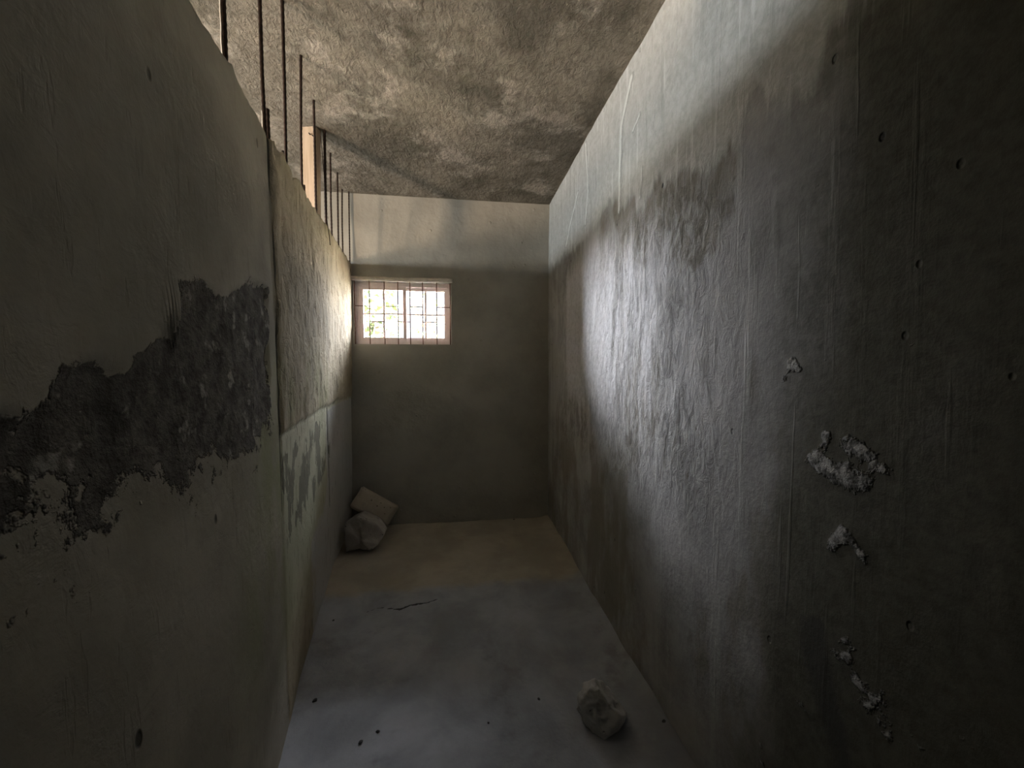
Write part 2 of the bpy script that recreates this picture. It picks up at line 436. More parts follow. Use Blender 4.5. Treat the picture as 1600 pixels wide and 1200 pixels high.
# ------------------------------------------------------------------ right wall
def rw(x, y):
    p = atX(x, y, XR); return (p[1], p[2])
def make_right():
    ys = axis(YF-.15, D+.15, .012); zs = axis(-.1, CZ+.02, .012)
    Y, Z = np.meshgrid(ys, zs)
    P = np.stack([np.zeros_like(Y), Y, Z], -1)
    rough = sstep(.9, 1.5, Y)*sstep(3.35, 3.0, Y)*sstep(.7, 1.2, Z)*sstep(2.35, 2.0, Z)
    rough = np.clip(rough+.35*sstep(2.3, 2.6, Z), 0, 1)
    x = fbm(P, 1.3, 2, 41)*.010 + fbm(P, 8, 3, 42, (1, 1.4, .8))*.005*(.4+rough)
    x += fbm(P, 26, 2, 44, (1, 1, .7))*.0025*rough
    drip = np.zeros_like(Y)
    # long trowel runs below the ceiling
    for pts, w, h in (([(990, 120), (972, 200), (968, 330)], .018, .010), ([(918, 225), (920, 300), (915, 350)], .012, .008),
                      ([(905, 300), (893, 350), (886, 385)], .012, .009), ([(1000, 180), (990, 205)], .012, .007),
                      ([(1211, 270), (1213, 340), (1214, 420)], .005, .004), ([(1005, 260), (1002, 310)], .008, .006)):
        d = line_d(Y, Z, [rw(*q) for q in pts])
        x += h*np.exp(-(d/w)**2); drip = np.maximum(drip, np.exp(-(d/(w*.8))**2)*min(1, h/.008))
    lit_coat_px = [(850, 300), (850, 424), (890, 395), (930, 352), (962, 305), (1000, 335), (1042, 275), (1085, 285), (1128, 245), (1165, 190), (1182, 165), (1255, 150), (1285, 80), (1340, 0), (1420, -80), (1200, -300)]
    cq = [rw(*q) for q in lit_coat_px[:-1]]+[(.4, 3.3), (4.0, 3.3), (4.0, 2.9)]
    lit_coat = np.clip(.5+poly_sd(Y, Z, cq)/.16, 0, 1)
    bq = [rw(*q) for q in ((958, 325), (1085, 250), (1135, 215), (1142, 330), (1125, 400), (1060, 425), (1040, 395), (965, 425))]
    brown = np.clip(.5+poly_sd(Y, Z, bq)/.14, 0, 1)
    lime = sstep(.25, .9, Y)*(.35+.65*sstep(.6, 1.6, Z))
    lime_hotspot = (.62*sstep(1.3, 1.7, Y)+.38*sstep(2.02, 2.14, Y+.03*fbm(P, 5, 2, 47)))*sstep(3.12, 2.9, Y)*sstep(.85, 1.45, Z)*sstep(2.45, 2.0, Z)
    damp_falloff = sstep(1.02, .66, Y+.10*(Z-1.5))
    patch = np.zeros_like(Y)
    def blob(pts, r, k=1.0):
        nonlocal patch
        d = line_d(Y, Z, [rw(*q) for q in pts])
        patch = np.maximum(patch, k*np.clip(1.1-d/r, 0, 1))
    blob([(1275, 720), (1300, 735), (1335, 750)], .045)
    blob([(1286, 675), (1288, 700)], .014, .8)
    blob([(1318, 692), (1345, 705), (1372, 730)], .028, .9)
    blob([(1298, 855), (1315, 832), (1330, 845), (1345, 872)], .022)
    blob([(1226, 592), (1236, 565), (1246, 575)], .017, .8)
    blob([(1043, 1010), (1048, 1030)], .018, .7)
    blob([(1190, 1165), (1192, 1190)], .014, .8)
    blob([(1250, 1100), (1262, 1115)], .012, .7)
    blob([(1320, 1020), (1330, 1060), (1365, 1090)], .020, .7)
    blob([(1312, 1010), (1325, 1050), (1350, 1075), (1385, 1095)], .035, .48)
    blob([(1345, 1100), (1400, 1150)], .05, .42)
    blob([(990, 912), (992, 920)], .014, .8)
    x += patch*.010*(.4+.9*np.abs(fbm(P, 30, 2, 45)))
    stain = sstep(-.03, .06, poly_sd(Y, Z, [rw(*q) for q in ((1240, 950), (1290, 945), (1300, 1000), (1320, 1080), (1345, 1200), (1420, 1300), (1300, 1300), (1275, 1150), (1240, 1030))]))
    Fr = np.stack([XR-x*np.minimum(1, 1), Y, Z], -1)
    Bk = np.stack([np.full_like(Y, XR+.18), Y, Z], -1)
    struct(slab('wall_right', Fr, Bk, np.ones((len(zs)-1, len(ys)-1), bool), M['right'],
                {'rough': rough, 'lit_coat': lit_coat, 'lime': lime, 'damp_falloff': damp_falloff, 'lime_hotspot': lime_hotspot, 'brown': brown, 'drip': drip, 'patch': patch, 'stain': stain}, flip=True))
make_right()

# ------------------------------------------------------------------ back wall with the window hole
WX0, WX1, WZ0, WZ1 = -.912, -.058, 1.677, 2.238
def make_back():
    xs = axis(XO-.15, XR+.18, .015, (WX0, WX1)); zs = axis(-.1, CZ+.02, .015, (WZ0, WZ1))
    X, Z = np.meshgrid(xs, zs)
    P = np.stack([X, np.zeros_like(X), Z], -1)
    y = fbm(P, 1.5, 2, 51)*.008 + fbm(P, 9, 3, 52)*.003
    near = np.maximum(np.maximum(WX0-X, X-WX1), np.maximum(WZ0-Z, Z-WZ1))
    y *= sstep(0, .06, np.abs(near))
    lit_coat = np.clip(.5+(Z-2.38)/.25, 0, 1)
    xc, zc = (xs[:-1]+xs[1:])/2, (zs[:-1]+zs[1:])/2
    XC, ZC = np.meshgrid(xc, zc)
    mask = ~((XC > WX0) & (XC < WX1) & (ZC > WZ0) & (ZC < WZ1))
    Fr = np.stack([X, D-y, Z], -1); Bk = np.stack([X, np.full_like(X, D+.16), Z], -1)
    struct(slab('wall_back', Fr, Bk, mask, M['back'], {'lit_coat': lit_coat}))
make_back()

# ------------------------------------------------------------------ left partition (stops short of the ceiling)
BY = np.array([-1.5, 0, .5, 1.0, 1.504, 1.672, 1.88, 2.094, 2.363, 2.751, 2.975, 3.3, 3.8])
BX = np.array([-.36, -.43, -.51, -.595, -.680, -.715, -.762, -.797, -.842, -.900, -.937, -.957, -.972])
TY = np.array([-1.5, .2, .6, 1.078, 1.181, 1.27, 1.455, 1.622, 1.83, 2.229, 2.612, 3.0, 3.6, 3.8])
TX = np.array([-.42, -.53, -.577, -.633, -.648, -.662, -.690, -.713, -.738, -.788, -.828, -.874, -.940, -.958])
ZT = H+.882
def left_x(y, z):
    t = np.clip(z/ZT, 0, 1)
    return np.interp(y, BY, BX)*(1-t)+np.interp(y, TY, TX)*t
def lw(x, y):
    d = ray(x, y); k = .8
    for _ in range(40):
        p = np.array([0, 0, H])+d*k
        k *= left_x(p[1], p[2])/p[0]
    p = np.array([0, 0, H])+d*k
    return (p[1], p[2])
def make_left():
    ys = axis(YF-.15, D+.1, .0115); zs = np.linspace(-.1, 1.0, 205)
    zs = np.unique(np.concatenate([np.linspace(-.1, ZT, 210)]))
    Y, Zp = np.meshgrid(ys, zs)
    # broken top edge
    line = ys[None, :]
    L3 = np.stack([np.zeros_like(ys), ys, np.zeros_like(ys)], -1)
    top = ZT + fbm(L3, 6, 3, 61)*.018 + fbm(L3, 30, 2, 62)*.010
    for q in ((363, 92, .03, .020), (440, 240, .025, .018), (466, 268, .05, .02), (455, 262, .03, -.03), (478, 300, .03, -.02), (428, 228, .02, .02)):
        yy = lw(q[0], q[1])[0]
        top += q[3]*np.exp(-((ys-yy)/q[2])**2)
    full = sstep(.98, .88, ys)                       # nearer than the frame edge it runs up to the ceiling
    top = top*(1-full)+(CZ+.02)*full
    Z = -.1+(Zp+.1)/(ZT+.1)*(top[None, :]+.1)
    P = np.stack([np.zeros_like(Y), Y, Z], -1)
    torn_px = [(290, 452), (318, 440), (340, 460), (365, 462), (392, 440), (419, 452), (420, 690), (360, 730), (290, 760), (200, 800), (100, 790), (0, 830), (-60, 830), (-60, 650), (40, 655), (92, 600), (150, 572), (205, 580), (240, 545), (262, 528), (288, 505)]
    sd = poly_sd(Y, Z, [lw(*q) for q in torn_px])
    depth = np.interp(Y, [lw(0, 700)[0], lw(420, 640)[0]], [lw(0, 700)[1], lw(420, 640)[1]])
    fade = sstep(.10, -.22, Z-(depth-.02))          # the lower part of the tear peters out
    torn = np.clip(.5+sd/(.07+.35*fade), 0, 1)*(1-.25*fade)
    tornm = sstep(.35, .65, torn+.5*fbm(P, 9, 3, 63))*(1-.8*fade)
    seamY = 1.645
    panel = sstep(seamY-.012, seamY+.012, Y + .01*fbm(P, 7, 2, 64))
    # ledge at mid height of the far panel
    lz = 1.225+.018*fbm(P, 6, 3, 65)+.02*fbm(P, 1.7, 2, 69)
    low = sstep(.012, -.012, Z-lz)*panel
    rough = np.clip(.15+.85*panel*sstep(1.1, 1.5, Z), 0, 1)
    x = fbm(P, 1.4, 2, 66)*.009 + fbm(P, 8, 3, 67)*.004*(.12+1.2*rough)
    x += panel*.012 - low*.008
    x += panel*(1-low)*fbm(P, 20, 3, 68, (1, 1, .55))*.007
    x -= tornm*(.009+.010*fbm(P, 13, 3, 70))
    # belly of the far panel
    x += .004*sstep(3.7, 3.3, Y)*sstep(2.6, 3.2, Y)*sstep(2.3, 1.8, Z)*sstep(1.1, 1.5, Z)
    # seams
    s1 = line_d(Y, Z, [(seamY, 0.9), (seamY, 1.6), (seamY+.008, 1.9), (seamY-.006, 2.45)])
    seam = np.clip(1.15-s1/(.008*(1+.6*fbm(P, 9, 2, 71))), 0, 1)
    s2 = line_d(Y, Z, [lw(510, 640), lw(512, 720), lw(514, 790)])
    seam = np.maximum(seam, np.clip(1.15-s2/.02, 0, 1))
    ledge = np.clip(1-np.abs(Z-lz+.012)/.016, 0, 1)*panel*(.5+.6*fbm(P, 10, 2, 72))
    seam = np.maximum(seam, np.clip(ledge, 0, 1)*.8)
    x -= seam*.008
    bloom = sstep(1.0, 1.55, Y)*sstep(3.2, 2.4, Y)*sstep(1.75, 1.2, Z)*sstep(.1, .7, Z)
    grey = np.clip(sstep(2.5, 2.75, Y)*sstep(1.25, 1.15, Z)+.7*sstep(2.0, 2.3, Y)*sstep(.75, .45, Z), 0, 1)
    lowpanel = panel*sstep(.01, -.01, Z-lz)*sstep(.3, .7, Z)
    flake = panel*sstep(.55, .8, Z)*sstep(1.24, 1.1, Z)*sstep(3.0, 2.4, Y)
    x = x*sstep(0, .05, np.abs(Z-0)+.02)
    Xf = left_x(Y, np.minimum(Z, ZT)) + x
    Fr = np.stack([Xf, Y, Z], -1)
    Bk = np.stack([left_x(Y, np.minimum(Z, ZT))-.125+.004*fbm(P, 8, 2, 73), Y, Z], -1)
    o = slab('wall_left', Fr, Bk, np.ones((len(zs)-1, len(ys)-1), bool), M['left'],
             {'torn': torn, 'panel': panel, 'rough': rough, 'bloom': bloom, 'greycoat': grey, 'lowpanel': lowpanel, 'flake': flake, 'seam': seam})
    struct(o)
    return lambda y: float(np.interp(y, ys, top))
left_top = make_left()

# ------------------------------------------------------------------ rest of the shell: never in frame, it carries the light
def box_bm(bm, lo, hi):
    vs = [bm.verts.new((x, y, z)) for x in (lo[0], hi[0]) for y in (lo[1], hi[1]) for z in (lo[2], hi[2])]
    for f in ((0, 1, 3, 2), (4, 6, 7, 5), (0, 4, 5, 1), (2, 3, 7, 6), (0, 2, 6, 4), (1, 5, 7, 3)):
        bm.faces.new([vs[i] for i in f])
    return vs
def box(name, lo, hi, mat, parent=None, bev=0.0):
    bm = bmesh.new(); box_bm(bm, lo, hi)
    if bev: bmesh.ops.bevel(bm, geom=bm.edges[:], offset=bev, segments=2, affect='EDGES')
    return from_bm(name, bm, mat, parent)
struct(box('wall_front', (XO-.15, YF-.15, -.1), (XR+.18, YF, CZ), M['plain']))
struct(box('floor_neighbour', (XO-.15, YF-.15, -.15), (-1.24, D+.16, 0), M['plain']))
# outer wall of the neighbouring room with a window opening and a long vent under the ceiling
OPEN = [(.25, .75, 1.55, 2.05), (.55, 3.30, 2.22, 2.46)]
def make_outer():
    ys = np.unique(np.array([YF-.15, D+.16]+[v for o in OPEN for v in o[:2]])); zs = np.unique(np.array([-.1, CZ]+[v for o in OPEN for v in o[2:]]))
    Y, Z = np.meshgrid(ys, zs)
    yc, zc = np.meshgrid((ys[:-1]+ys[1:])/2, (zs[:-1]+zs[1:])/2)
    mask = np.ones(yc.shape, bool)
    for a, b, c, d in OPEN: mask &= ~((yc > a) & (yc < b) & (zc > c) & (zc < d))
    o = slab('wall_far_left', np.stack([np.full_like(Y, XO), Y, Z], -1), np.stack([np.full_like(Y, XO-.15), Y, Z], -1), mask, M['plain'])
    struct(o)
make_outer()

struct(box('unseen_sky_blocker', (XO-.45, YF-.15, -.1), (XO-.152, D+.16, CZ), M['outside']))  # unseen panel added to keep sky light out of both openings
# ------------------------------------------------------------------ window
FY = D+.075        # face of the frame, set back in the wall
def bar_bm(bm, a, b, r, seg=8):
    a, b = Vector(a), Vector(b); d = b-a
    q = d.to_track_quat('Z', 'Y').to_matrix().to_4x4()
    q.translation = (a+b)/2
    bmesh.ops.create_cone(bm, cap_ends=True, segments=seg, radius1=r, radius2=r, depth=d.length, matrix=q)
def make_window():
    w = empty('window_1', ((WX0+WX1)/2, FY, WZ0)); struct(w)
    base = Vector(w.location)
    def L(lo, hi): return (tuple(Vector(lo)-base), tuple(Vector(hi)-base))
    t = .034
    fr = bmesh.new()
    for lo, hi in (((WX0, FY-.012, WZ0), (WX0+t, FY+.06, WZ1)), ((WX1-t, FY-.012, WZ0), (WX1, FY+.06, WZ1)),
                   ((WX0+t, FY-.012, WZ0), (WX1-t, FY+.06, WZ0+t)), ((WX0+t, FY-.012, WZ1-t), (WX1-t, FY+.06, WZ1))):
        box_bm(fr, *L(lo, hi))
    from_bm('frame', fr, M['upvc'], w)
    xm = atY(632, 490, FY)[0]
    zm = atY(632, 491, FY)[2]
    for side in (0, 1):
        x0, x1 = (WX0+t, xm+.018) if side == 0 else (xm-.018, WX1-t)
        y0 = FY+(.000 if side == 0 else .026); y1 = y0+.024
        z0, z1 = WZ0+t, WZ1-t
        st = .030
        s = bmesh.new()
        for lo, hi in (((x0, y0, z0), (x0+st, y1, z1)), ((x1-st, y0, z0), (x1, y1, z1)),
                       ((x0+st, y0, z0), (x1-st, y1, z0+st)), ((x0+st, y0, z1-st), (x1-st, y1, z1))):
            box_bm(s, *L(lo, hi))
        so = from_bm('sash', s, M['upvc'], w)
        xc = atY(600 if side == 0 else 665, 490, FY)[0]
        g = bmesh.new()
        box_bm(g, *L((xc-.008, y0+.004, z0+st), (xc+.008, y1-.004, z1-st)))
        box_bm(g, *L((x0+st, y0+.005, zm-.006), (x1-st, y1-.005, zm+.006)))
        from_bm('glazing_bar', g, M['upvc'], so)
        p = bmesh.new(); box_bm(p, *L((x0+st-.004, y0+.010, z0+st-.004), (x1-st+.004, y0+.014, z1-st+.004)))
        from_bm('pane', p, M['glass'], so)
    # plaster lip over the opening
    n = 40
    bm = bmesh.new()
    xs = np.linspace(WX0-.02, WX1+.012, n)
    P = np.stack([xs, xs*0, xs*0], -1)
    a = fbm(P, 9, 3, 81)*.006
    rings = []
    for i, x in enumerate(xs):
        rings.append([bm.verts.new((x, D+.02, WZ1+.002)), bm.verts.new((x, D-.022, WZ1+.001+a[i]*.4)), bm.verts.new((x, D-.026, WZ1+.020)), bm.verts.new((x, D-.012, WZ1+.036+a[i])), bm.verts.new((x, D+.02, WZ1+.040+a[i]))])
    for r0, r1 in zip(rings[:-1], rings[1:]):
        for k in range(5):
            bm.faces.new((r0[k], r0[(k+1) % 5], r1[(k+1) % 5], r1[k]))
    bm.faces.new(rings[0]); bm.faces.new(rings[-1][::-1])
    struct(from_bm('trim_1', bm, M['lip'], None, True))
    # iron grille in the opening, in front of the frame
    gy = D+.018
    g = empty('security_grille', ((WX0+WX1)/2, gy, WZ0))
    tag(g, 'thin rusty iron security grille fixed across the small barred window', 'window grille')
    gb = Vector(g.location)
    xs = [atY(q, 490, gy)[0] for q in (554.6, 577.7, 601, 622, 641, 660.6, 682.5, 703.5)]
    for k, x in enumerate(xs):
        b = bmesh.new(); bar_bm(b, Vector((x, gy, WZ0-.0))-gb, Vector((x, gy, WZ1+.0))-gb, .0042 if k not in (0, 7) else .005)
        from_bm('upright_bar', b, M['iron'], g, True)
    zu, zl = atY(600, 478.5, gy)[2], atY(600, 502.5, gy)[2]
    for k in range(7):
        z = zu if k % 2 == 0 else zl
        b = bmesh.new(); bar_bm(b, Vector((xs[k], gy, z))-gb, Vector((xs[k+1], gy, z))-gb, .0036)
        from_bm('cross_bar', b, M['iron'], g, True)
make_window()

# ------------------------------------------------------------------ reinforcing bars standing on the partition
def rod(name, pts, r, mat, ribs=True):
    """ribbed rod along a polyline, object origin at its foot"""
    pts = [Vector(p) for p in pts]; o0 = pts[0].copy()
    L = sum((b-a).length for a, b in zip(pts[:-1], pts[1:]))
    n = max(6, int(L/.012)); seg = 8
    cum = [0]
    for a, b in zip(pts[:-1], pts[1:]): cum.append(cum[-1]+(b-a).length)
    bm = bmesh.new(); rings = []
    for i in range(n+1):
        s = L*i/n
        k = max(j for j in range(len(cum)-1) if cum[j] <= s+1e-9)
        t = (s-cum[k])/max(1e-9, cum[k+1]-cum[k])
        p = pts[k].lerp(pts[k+1], min(1, t))
        d = (pts[k+1]-pts[k]).normalized()
        e1 = d.orthogonal().normalized(); e2 = d.cross(e1)
        rr = r*(1.12 if (ribs and i % 2) else .94)
        rings.append([bm.verts.new(p-o0+(e1*math.cos(2*math.pi*q/seg)+e2*math.sin(2*math.pi*q/seg))*rr) for q in range(seg)])
    for a, b in zip(rings[:-1], rings[1:]):
        for q in range(seg): bm.faces.new((a[q], a[(q+1) % seg], b[(q+1) % seg], b[q]))
    bm.faces.new(rings[0]); bm.faces.new(rings[-1])
    o = from_bm(name, bm, mat, None, True); o.location = o0
    return o
def base_on_top(px):
    """point on the top of the partition, a little behind its face, seen at column px"""
    best = None
    for y in np.linspace(1.0, 3.58, 1200):
        x = float(np.interp(y, TY, TX))-.035
        v = np.array([x, y, ZT-H]); zc = v@_f; c = 800+FPX*(v@_r)/zc
        if best is None or abs(c-px) < best[0]: best = (abs(c-px), x, y)
    return best[1], best[2]
BARS = [  # foot column, (top column, row) or None for one that leaves the frame, radius, label
    (353.5, (349, 0), False, .0078, 'thick rebar on the partition top, first from the viewer, catching pale light'),
    (415, (406, 0), False, .0072, 'second tall rebar from the viewer, pale at its foot by the wall seam'),
    (447, (441, 3), True, .0072, 'third tall dark rebar from the viewer, rising past the top of the photo'),
    (472, (470, 90), True, .0068, 'fourth tall rebar from the viewer, its top visible against the ceiling'),
    (494, (490, 153), True, .0066, 'tall thin rebar crossing in front of the tan timber post'),
    (510, (507, 203), True, .0085, 'thicker rebar just right of the tan timber post'),
    (519, (516, 238), True, .0066, 'second rebar to the right of the timber post'),
    (529, (527, 270), True, .0066, 'third rebar to the right of the timber post'),
    (536, (534.5, 296), True, .0062, 'rebar nearest the back wall, reaching the ceiling at the wall junction'),
]
TALL = 'rebars standing in a row on the partition'
for foot, top, hit, r, lab in BARS:
    x, y = base_on_top(foot)
    if hit:
        p = atZ(top[0], top[1], CZ)
    else:
        q = atY(top[0], top[1], y); k = (CZ-ZT)/(q[2]-ZT) if q[2] > ZT else 1
        p = np.array([x+(q[0]-x)*k, y, CZ])
    z0 = left_top(y)-.04
    mid = ((x+p[0])/2+random.uniform(-.004, .004), (y+p[1])/2, (z0+CZ)/2)
    tag(rod('rebar', [(x, y, z0), mid, (p[0], p[1], CZ+.015)], r, M['rebar']), lab, 'rebar', TALL)
# the bar in the far corner, close to the back wall
c0 = atY(547, 432, D-.03); c1 = atY(545, 303, D-.03)
tag(rod('rebar', [(c0[0], D-.03, c0[2]), (c1[0], D-.03, CZ+.01)], .0055, M['rebar']),
    'slender rebar in front of the back wall above the window corner', 'rebar', TALL)
for foot, topy, r, lab in ((420, 171, .0075, 'short cut-off rebar stub beside the second tall rebar'),
                           (443.5, 236, .0065, 'tiny rebar stub left of the third tall rebar'),
                           (476, 289, .006, 'tiny rebar stub at the broken notch right of the fourth tall rebar')):
    x, y = base_on_top(foot)
    q = atY(foot-1, topy, y)
    tag(rod('rebar_stub', [(x, y, left_top(y)-.04), (x, y, max(q[2], left_top(y)+.012))], r, M['rebar']), lab, 'rebar stub', 'cut rebar stubs on the partition')
def smear(o, za, zb, r):
    """pale mortar painting in the lit flank of a bar, between two heights above its foot"""
    bm = bmesh.new(); rings = []
    n = max(4, int((zb-za)/.015))
    me = o.data
    cz = np.array([v.co[:] for v in me.vertices])
    for i in range(n+1):
        z = za+(zb-za)*i/n
        k = np.abs(cz[:, 2]-z) < .012
        c = cz[k].mean(0) if k.any() else np.array([0, 0, z])
        t = r*(1.25+.35*float(fbm(np.array([[c[0]*9, o.location.y*7, z]]), 18, 2, 95)[0]))
        ring = []
        for a in (100, 140, 180, 220, 250):
            ring.append(bm.verts.new((c[0]+math.cos(math.radians(a))*t, c[1]+math.sin(math.radians(a))*t, z)))
        ring.append(bm.verts.new((c[0], c[1], z)))
        rings.append(ring)
    for a, b in zip(rings[:-1], rings[1:]):
        for k in range(6): bm.faces.new((a[k], a[(k+1) % 6], b[(k+1) % 6], b[k]))
    bm.faces.new(rings[0]); bm.faces.new(rings[-1][::-1])
    c = from_bm('lit_mortar_smear', bm, M['lip'], o, True)  # pale mortar added on the left flank to paint in the vent light
    c['label'] = 'pale mortar smear painting in the lit side of the bar'
bars = [o for o in COL.objects if o.name.split('.')[0] == 'rebar']
stubs = [o for o in COL.objects if o.name.split('.')[0] == 'rebar_stub']
smear(bars[0], .03, .60, .0078)
smear(bars[1], .03, .17, .0072)
smear(stubs[0], .03, .12, .0070)
# binding wire curling down by the thicker bar
wp = [(500, 202), (503, 235), (508, 290), (511, 345), (515, 372), (516, 383)]
x6, y6 = base_on_top(506)
tag(rod('binding_wire', [tuple(atY(a, b, y6-.07)) for a, b in wp], .0024, M['rebar'], False),
    'thin bent binding wire trailing between the timber post and the thicker rebar', 'wire')

# ------------------------------------------------------------------ timber post in the neighbouring room, propped against the ceiling
def make_post():
    pl, pr = atZ(477, 197, CZ), atZ(500.5, 197, CZ)
    cx, cy = (pl[0]+pr[0])/2-.02, (pl[1]+pr[1])/2+.03
    w = .0465
    fx, fy = base_on_top(501)
    foot = Vector((fx-.055, fy, left_top(fy)-.035))
    top = Vector((cx, cy, CZ-.003))
    bm = bmesh.new(); rings = []
    n = 40
    for i in range(n+1):
        t = i/n; c = foot.lerp(top, t)-foot
        P = np.array([[c.x*3, c.y*3, c.z*3]])
        a = float(fbm(P, 1.5, 2, 91)[0])*.0025
        ang = math.radians(-12)
        ring = []
        for sx, sy in ((-1, -1), (-.8, -1.0), (.8, -1.0), (1, -1), (1, 1), (-1, 1)):
            v = Vector((sx*(w+a), sy*.028, 0)); v.rotate(Euler((0, 0, ang)))
            ring.append(bm.verts.new(c+v))
        rings.append(ring)
    for a, b in zip(rings[:-1], rings[1:]):
        for k in range(6): bm.faces.new((a[k], a[(k+1) % 6], b[(k+1) % 6], b[k]))
    bm.faces.new(rings[0]); bm.faces.new(rings[-1])
    o = from_bm('timber_post', bm, M['timber'])
    o.location = foot
    tag(o, 'raw pale tan timber post propped under the ceiling behind the broken partition', 'post')
    # nails driven into its face
    for (px, py) in ((484, 210), (489, 213), (492, 232)):
        t = (atY(px, py, cy)[2]-foot.z)/(top.z-foot.z)
        c = foot.lerp(top, t); 
        q = atY(px, py, c.y-.03)
        b = bmesh.new(); bar_bm(b, Vector((q[0], c.y-.045, q[2]))-foot, Vector((q[0]+.004, c.y-.015, q[2]))-foot, .0035)
        from_bm('nail', b, M['rebar'], o)
make_post()

# ------------------------------------------------------------------ rubble
def lump(name, size, seed, mat, sub=4, rough=.18, cuts=7, pits=0):
    """a broken concrete lump: sphere cut by random planes, then roughened"""
    rnd = random.Random(seed)
    bm = bmesh.new(); bmesh.ops.create_icosphere(bm, subdivisions=sub, radius=1.0)
    planes = []
    for _ in range(cuts):
        n = Vector((rnd.uniform(-1, 1), rnd.uniform(-1, 1), rnd.uniform(-.5, 1))).normalized()
        planes.append((n, rnd.uniform(.55, .85)))
    for v in bm.verts:
        for n, d in planes:
            k = v.co.dot(n)
            if k > d: v.co -= n*(k-d)
    co = np.array([v.co[:] for v in bm.verts])
    dsp = fbm(co, 1.8, 4, seed)*rough + fbm(co, 7, 3, seed+5)*rough*.35
    for v, k in zip(bm.verts, dsp):
        v.co *= 1+k
        v.co.x *= size[0]; v.co.y *= size[1]; v.co.z *= size[2]
    for _ in range(pits):
        u = Vector((rnd.uniform(-.7, .9), rnd.uniform(-1, -.1), rnd.uniform(.1, .9))).normalized()
        pc = Vector((u.x*size[0], u.y*size[1], u.z*size[2]))*.78; rr = rnd.uniform(.14, .30)*size[0]
        for v in bm.verts:
            dd = (v.co-pc).length
            if dd < rr: v.co -= Vector((u.x, u.y, u.z))*(rr-dd)*.9
    zmin = min(v.co.z for v in bm.verts); cut = zmin+.22*(max(v.co.z for v in bm.verts)-zmin)
    for v in bm.verts:
        v.co.z = max(v.co.z, cut)-cut
    return bm

# lump in the foreground
p = atZ(948, 1150, 0)
bm = lump('concrete_lump', (.108, .092, .118), 23, M['rock'], 5, .20, 8, 9)
o = from_bm('concrete_lump', bm, M['rock'], None, True)
o.location = (p[0], p[1]+.07, floor_z(p[0], p[1]+.07)-.006); o.rotation_euler = (0, 0, .5)
tag(o, 'pitted pale grey concrete lump lying on the foreground floor near the right wall', 'rubble')

# chipped block edge helper
def rough_block(name, sx, sy, sz, seed, mat, chip=.012):
    bm = bmesh.new()
    bmesh.ops.create_cube(bm, size=1.0)
    for v in bm.verts: v.co = Vector((v.co.x*sx, v.co.y*sy, v.co.z*sz))
    bmesh.ops.bevel(bm, geom=bm.edges[:], offset=.010, segments=2, affect='EDGES')
    bmesh.ops.subdivide_edges(bm, edges=[e for e in bm.edges if e.calc_length() > .05], cuts=9, use_grid_fill=True)
    co = np.array([v.co[:] for v in bm.verts])
    n1 = fbm(co, 10, 3, seed); n2 = fbm(co, 4, 2, seed+3)
    for v, a, b in zip(bm.verts, n1, n2):
        e = sum(1 for k, s in zip(v.co, (sx, sy, sz)) if abs(k) > s/2-.012)
        f = 1.0 if e < 2 else 2.2
        v.co += v.co.normalized()*(a*.003*f - max(0, b)*chip*(0.4 if e < 2 else 1.4))
    return bm
# leaning block: its broad face looks at the viewer
def place_block():
    Yc = 3.43
    a, b, c = [Vector(atY(x, y, Yc)) for x, y in ((551, 792), (562, 764), (621, 796))]
    d = Vector(atY(606, 827, Yc))
    cen = (Vector(atY(545.5, 790, Yc))+b+c+d)/4
    ex = (c-b).normalized(); ez = ((b-Vector(atY(546, 790, Yc)))+(c-d)).normalized()
    tilt = math.radians(-18)
    ey = ex.cross(ez).normalized()*-1
    ez = (ez-ex*ez.dot(ex)).normalized(); ey = ez.cross(ex).normalized()
    R = Matrix((ex, ey, ez)).transposed()
    R = R @ Matrix.Rotation(tilt, 3, 'X')
    L = (c-b).length; Hh = (c-d).length
    bm = rough_block('concrete_block', L, .13, Hh, 101, M['block'])
    o = from_bm('concrete_block', bm, M['block'], None, True)
    o.matrix_world = Matrix.Translation(cen+Vector((0, .05, 0))) @ R.to_4x4()
    tag(o, 'tan concrete block tilted against the broken chunk in the far left corner', 'concrete block')
    return o
place_block()
